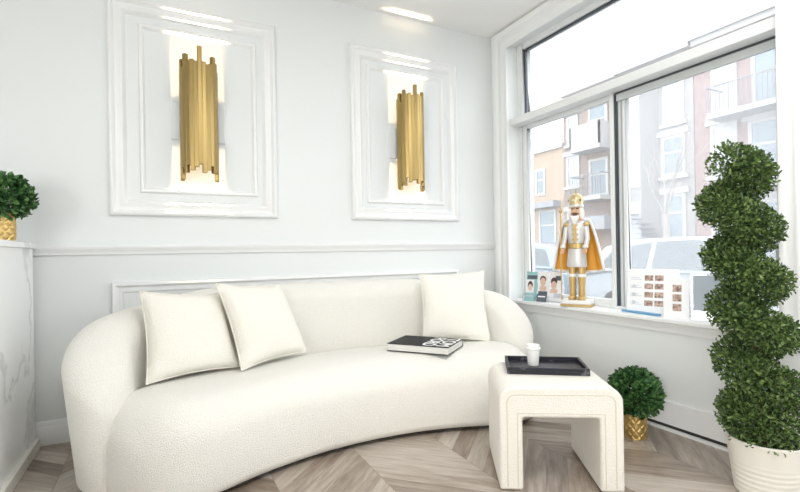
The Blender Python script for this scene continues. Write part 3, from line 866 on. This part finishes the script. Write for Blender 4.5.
# ------------------------------------------------------------------ the street outside
GZ = -.30
struct(MB().box(W + .36, 40, -30, 50, GZ - .2, GZ).build('street_ground', asphalt_m, smooth=0))
struct(MB().box(W + .36, 5.4, -30, 50, GZ, GZ + .12).build('near_sidewalk', pave_m, smooth=0))
struct(MB().box(14.6, 17.99, -30, 50, GZ, GZ + .12).build('far_sidewalk', pave_m, smooth=0))
FX = 18.0
def bwindow(b, y0, y1, z0, z1, pane=bwin_pale, fw=.12, bars=True, lint=True):
    m = MB()
    x0, x1 = FX - .06, FX + .05
    m.box(x0, x1, y0, y0 + fw, z0, z1).box(x0, x1, y1 - fw, y1, z0, z1).box(x0, x1, y0 + fw, y1 - fw, z1 - fw, z1).box(x0, x1, y0 + fw, y1 - fw, z0, z0 + fw)
    if bars:
        zm = z0 + (z1 - z0) * .58
        m.box(x0, x1, y0 + fw, y1 - fw, zm - .04, zm + .04)
    f = m.build('window_frame', stone_m, b, smooth=0)
    MB().box(FX - .03, FX - .01, y0 + fw, y1 - fw, z0 + fw, z1 - fw).build('pane', pane, f, smooth=0)
    if lint:
        MB().box(FX - .12, FX + .05, y0 - .15, y1 + .15, z1, z1 + .22).build('lintel', stone_m, f, smooth=0)
        MB().box(FX - .14, FX + .05, y0 - .12, y1 + .12, z0 - .13, z0).build('sill', stone_m, f, smooth=0)
def balcony(b, y0, y1, z, depth=1.1, h=1.0, solid=False):
    s = MB().box(FX - depth, FX, y0, y1, z - .18, z).build('balcony_slab', slab_m, b, smooth=0)
    m = MB()
    if solid:
        m.box(FX - depth, FX - depth + .08, y0, y1, z, z + h).box(FX - depth, FX, y0, y0 + .08, z, z + h).box(FX - depth, FX, y1 - .08, y1, z, z + h)
        m.build('parapet', stone_m, s, smooth=0)
    else:
        x = FX - depth + .03
        m.box(x - .025, x + .025, y0, y1, z + h - .05, z + h)
        k = int((y1 - y0) / .14)
        for i in range(k + 1):
            y = y0 + (y1 - y0) * i / k
            m.box(x - .012, x + .012, y - .012, y + .012, z, z + h)
        for yy in (y0, y1): m.box(x, FX, yy - .02, yy + .02, z + h - .05, z + h)
        m.build('railing', iron_m, s, smooth=0)
# brick walk-up facing the window
bR = thing('brick_building', 'reddish brick walk-up with iron balconies across the street, right of the mullion', 'building', (FX, 8.2, GZ), 0)
MB().box(FX, FX + 9, 2.5, 10.53, GZ, 8.85).build('wall', brick_red, bR, smooth=0)
MB().box(FX - .35, FX + .3, 2.4, 10.53, 8.75, 9.05).box(FX - .2, FX + .2, 2.4, 10.53, 8.55, 8.75).box(FX - .2, FX + .4, 8.0, 9.0, 9.05, 9.5).build('cornice', stone_m, bR, smooth=0)
bwindow(bR, 9.05, 9.90, 5.90, 7.62); bwindow(bR, 9.05, 9.95, 3.6, 5.45); bwindow(bR, 9.05, 9.95, .9, 2.8)
bwindow(bR, 7.35, 8.60, 5.75, 7.65, bwin_m); bwindow(bR, 7.45, 8.72, 3.3, 5.3, bwin_m); bwindow(bR, 7.4, 8.6, .4, 2.6, bwin_m)
bwindow(bR, 5.2, 6.3, 5.8, 7.6); bwindow(bR, 5.2, 6.3, 3.5, 5.4, bwin_m); bwindow(bR, 3.2, 4.4, 3.5, 5.4)
balcony(bR, 5.6, 9.55, 5.65, 1.0, .95); balcony(bR, 5.6, 8.9, 3.15, 1.0, .95)
# paler stone-fronted neighbour with bay
bM = thing('stone_building', 'pale grey stone-fronted house with a bay and outside stair across the street', 'building', (FX, 12.0, GZ), 0)
MB().box(FX, FX + 9, 10.56, 13.75, GZ, 8.75).build('wall', brick_grey, bM, smooth=0)
MB().box(FX - .3, FX + .3, 10.57, 13.74, 8.6, 8.9).build('cornice', stone_m, bM, smooth=0)
bwindow(bM, 10.89, 11.74, 5.92, 7.6); bwindow(bM, 10.87, 11.82, 3.85, 5.45, bwin_m); bwindow(bM, 10.89, 11.75, 1.35, 3.15, bwin_m)
bay = MB().prism([(FX - .7, 12.25), (FX - .7, 12.75), (FX, 13.1), (FX, 11.95)], 'z', 1.0, 7.95).build('bay', brick_grey, bM, smooth=0)
for z0, z1 in ((5.75, 7.6), (3.5, 5.8), (1.3, 3.0)):
    MB().box(FX - .74, FX - .69, 12.28, 12.72, z0, z1 - .1).build('bay_window', bwin_pale, bay, smooth=0)
stp = MB()
for i in range(14):
    stp.box(FX - 1.3, FX - .25, 10.65 + .24 * i * .55, 10.97 + .24 * i * .55, GZ + .2 + .19 * i, GZ + .25 + .19 * i)
stp.build('staircase', iron_m, bM, smooth=0)
# brown brick block with parapet balconies, seen behind the figurine
bL = thing('balcony_building', 'brown brick block with stacked balconies seen through the left sash', 'building', (FX, 15.3, GZ), 0)
MB().box(FX, FX + 9, 13.76, 16.95, GZ, 8.7).build('wall', brick_brown, bL, smooth=0)
MB().box(FX - .3, FX + .3, 13.77, 16.94, 8.55, 8.85).box(FX - .25, FX + .3, 14.7, 15.3, 8.85, 9.25).box(FX - .3, FX + .3, 16.3, 16.94, 8.85, 9.15).build('cornice', stone_m, bL, smooth=0)
bwindow(bL, 16.0, 16.7, 6.15, 7.55); bwindow(bL, 15.95, 16.75, 4.1, 5.6); bwindow(bL, 15.9, 16.75, 1.3, 2.9, bwin_m)
for z0, z1 in ((3.45, 5.2), (6.0, 7.7)):
    bwindow(bL, 14.35, 15.4, z0, z1, bwin_m, lint=False)
balcony(bL, 14.0, 15.65, 5.65, 1.0, 1.0, True); balcony(bL, 14.0, 15.7, 3.4, 1.0, 1.0)
MB().box(FX - .9, FX, 13.9, 15.8, 1.9, 2.5).build('awning', sign_m, bL, smooth=0)
# low tan shop
bT = thing('tan_shop', 'low tan rendered shop with a blue front at the far left', 'building', (FX, 19, GZ), 0)
MB().box(FX, FX + 9, 16.96, 23.5, GZ, 6.25).build('wall', tan_m, bT, smooth=0)
MB().box(FX - .15, FX + .2, 16.96, 23.5, 6.15, 6.4).build('cornice', stone_m, bT, smooth=0)
bwindow(bT, 18.2, 18.9, 3.9, 5.3, bwin_m, lint=False); bwindow(bT, 20.2, 20.9, 3.9, 5.3, bwin_m, lint=False)
bwindow(bT, 17.5, 18.7, 1.2, 3.1, bwin_m, lint=False); bwindow(bT, 19.1, 21.0, .3, 2.9, bwin_m, lint=False)
MB().box(FX - .5, FX, 17.2, 22.5, 3.2, 3.5).build('fascia', sign_m, bT, smooth=0)

# parked cars
def car(label, x, y, paint, L=4.45):
    t = thing('car', label, 'car', (x, y, GZ), 0, 'cars parked along the street')
    hw = .88
    prof = [(-L / 2, .35), (-L / 2 - .03, .55), (-L / 2 + .03, .86), (-L / 2 + .55, .96), (L / 2 - 1.25, .98), (L / 2 - .45, .90), (L / 2, .72), (L / 2 + .03, .5), (L / 2 - .03, .3), (-L / 2 + .3, .25)]
    # body: lofted across the width so that the flanks curve in
    rows = []
    for k, (xx, s) in enumerate(((-hw + .10, .90), (-hw, 1.0), (-hw + .02, 1.0), (hw - .02, 1.0), (hw, 1.0), (hw - .10, .90))):
        rows.append([(xx if .3 < z < .9 else xx * .94, p * (.985 if k in (0, 5) else 1), .6 + (z - .6) * s) for p, z in prof])
    body = MB().grid(rows, cv=True, capends=True).build('body', paint, t, world=False, smooth=50, bevel=.03)
    # cabin
    pz = [(-L / 2 + .12, .93), (-L / 2 + .45, 1.38), (-L / 2 + 1.1, 1.50), (-.05, 1.51), (.35, 1.42), (L / 2 - 1.05, .95)]
    rows = []
    for xx, f in ((-.80, 0), (-.62, 1), (.62, 1), (.80, 0)):
        rows.append([(xx, p * 1.0 if f else p, z if f else .93) for p, z in pz])
    rows = [[(-.83 + .22 * ((z - .93) / .58), p, z) for p, z in pz], [(.83 - .22 * ((z - .93) / .58), p, z) for p, z in pz]]
    MB().grid(rows, cv=True, capends=True).build('cabin', paint, t, world=False, smooth=30, bevel=.03)
    for s in (-1, 1):
        def q(p, z): return (s * (.838 - .22 * ((z - .93) / .58)), p, z)
        for poly in ([(-L / 2 + .42, 1.0), (-L / 2 + .66, 1.33), (-L / 2 + 1.35, 1.44), (-L / 2 + 1.35, 1.0)], [(-L / 2 + 1.45, 1.0), (-L / 2 + 1.45, 1.44), (-.12, 1.45), (.22, 1.38), (L / 2 - 1.28, 1.0)]):
            m = MB().add([q(*p) for p in poly], [tuple(range(len(poly)))])
            g = m.build('side_window', car_glass, t, world=False, smooth=0)
            g.modifiers.new('thick', 'SOLIDIFY').thickness = .01
        for yy in (-L / 2 + .85, L / 2 - .85):
            w = MB().prism([(yy + .31 * math.cos(2 * PI * i / 28), .31 + .31 * math.sin(2 * PI * i / 28)) for i in range(28)], 'x', s * .70, s * .895).build('wheel', tyre_m, t, world=False, bevel=.02)
            MB().prism([(yy + .19 * math.cos(2 * PI * i / 20), .31 + .19 * math.sin(2 * PI * i / 20)) for i in range(20)], 'x', s * .88, s * .905).build('rim', rim_m, w, world=False)
    for a, b, c, d in (((-.60, L / 2 - 1.15, .985), (.60, L / 2 - 1.15, .985), (.55, .40, 1.41), (-.55, .40, 1.41)), ((-.60, -L / 2 + .19, 1.03), (.60, -L / 2 + .19, 1.03), (.55, -L / 2 + .42, 1.35), (-.55, -L / 2 + .42, 1.35))):
        up = Vector((0, .012 if b[1] > 0 else -.012, .012))
        g = MB().add([Vector(p) + up for p in (a, b, c, d)], [(0, 1, 2, 3)]).build('windscreen', car_glass, t, world=False, smooth=0)
        g.modifiers.new('thick', 'SOLIDIFY').thickness = .008
    return t
car('pale grey parked car directly outside the right window pane', 7.9, 4.1, car_white).rotation_euler.z = PI
car('steel blue parked car seen behind the nutcracker', 8.0, 9.0, car_blue)

# bare street tree
bt = thing('bare_tree', 'bare branching street tree across the road outside the right pane', 'tree', (15.6, 10.1, GZ + .12))
rt_ = random.Random(5)
tm = MB(); bmz = MB()
def branch(m, p, d, L, r, lvl):
    pts = [p]; q = p.copy(); dd = d.copy()
    for i in range(4):
        dd = (dd + Vector((rt_.uniform(-.2, .2), rt_.uniform(-.2, .2), rt_.uniform(-.02, .18)))).normalized()
        q = q + dd * L / 4; pts.append(q.copy())
    m.tube(pts, [r, r * .9, r * .8, r * .68, r * .5], 6)
    if lvl:
        for i in range(4 if lvl > 1 else 3):
            s = pts[rt_.choice((2, 3, 4))]
            nd_ = (dd + Vector((rt_.uniform(-1, 1), rt_.uniform(-1, 1), rt_.uniform(-.1, .6))) * .8).normalized()
            branch(m, s, nd_, L * rt_.uniform(.55, .75), r * .5, lvl - 1)
base = Vector((15.6, 10.1, GZ + .12))
tm.tube([base, base + Vector((.03, .02, 1.2)), base + Vector((.0, .06, 2.4))], [.14, .115, .10], 10)
tm.build('trunk', tree_m, bt)
for k in range(4):
    a = k * PI / 2 + .4
    branch(bmz, base + Vector((0, .06, 2.3)), Vector((.5 * math.cos(a), .6 * math.sin(a), 1)).normalized(), 1.8, .032, 2)
bmz.build('branches', tree_m, bt)

# ------------------------------------------------------------------ light
w = bpy.data.worlds.new('overcast'); S.world = w; w.use_nodes = True
bg = w.node_tree.nodes['Background']
bg.inputs[0].default_value = (.93, .965, 1.0, 1); bg.inputs[1].default_value = 2.8
def added_ceiling_fill(x, y, sx, sy, e, col=(1, .995, .98)):
    l = bpy.data.lights.new('added_ceiling_fill', 'AREA'); l.shape = 'RECTANGLE'; l.size = sx; l.size_y = sy; l.energy = e; l.color = col
    o = bpy.data.objects.new('added_ceiling_fill', l); COL.objects.link(o); o.location = (x, y, CEIL - .03)
def fill_point(x, y, z, e):
    l = bpy.data.lights.new('added_fill_point', 'POINT'); l.shadow_soft_size = .25; l.energy = e; l.color = (1, .995, .98)
    o = bpy.data.objects.new('added_fill_point', l); COL.objects.link(o); o.location = (x, y, z)
added_ceiling_fill(1.2, .25, 1.8, 1.2, 38)  # added unseen fill light, brightens sofa and floor from above
fill_point(-.3, -1.7, 1.0, 5)  # added unseen point fill behind the camera
# unseen area light added at the left wall to brighten the right wall
l = bpy.data.lights.new('added_wall_fill', 'AREA'); l.shape = 'RECTANGLE'; l.size = 1.6; l.size_y = 1.2; l.energy = 72; l.color = (1, .995, .98)
o = bpy.data.objects.new('added_wall_fill', l); COL.objects.link(o); o.location = (XL + .02, -1.3, 1.4); o.rotation_euler = (0, RAD(-90), 0)
# daylight portal lamps are not needed: the sky lights the room through the glazing

# ------------------------------------------------------------------ camera
YAW, ROLL, F, CY = RAD(27.178), RAD(.9496), 465.82, 251.65
cd = bpy.data.cameras.new('camera'); cam = bpy.data.objects.new('camera', cd); COL.objects.link(cam)
cd.sensor_fit = 'HORIZONTAL'; cd.sensor_width = 36; cd.lens = F / 800 * 36; cd.clip_start = .05; cd.clip_end = 200
fw = Vector((math.sin(YAW), math.cos(YAW), 0)); rt0 = Vector((math.cos(YAW), -math.sin(YAW), 0)); up0 = Vector((0, 0, 1))
rt1 = rt0 * math.cos(ROLL) - up0 * math.sin(ROLL); up1 = up0 * math.cos(ROLL) + rt0 * math.sin(ROLL)
M = Matrix((rt1, up1, -fw)).transposed().to_4x4(); M.translation = (0, 0, 1.05)
cam.matrix_world = M
cd.shift_y = (CY - 246) / 800
S.camera = cam
S.view_settings.view_transform = 'Standard'; S.view_settings.look = 'None'
S.view_settings.gamma = 1; S.view_settings.exposure = 0.36; S.view_settings.use_curve_mapping = False
S.cycles.use_denoising = True
S.cycles.max_bounces = 10; S.cycles.diffuse_bounces = 6; S.cycles.transparent_max_bounces = 12
S.cycles.sample_clamp_indirect = 6; S.cycles.caustics_reflective = False; S.cycles.caustics_refractive = False
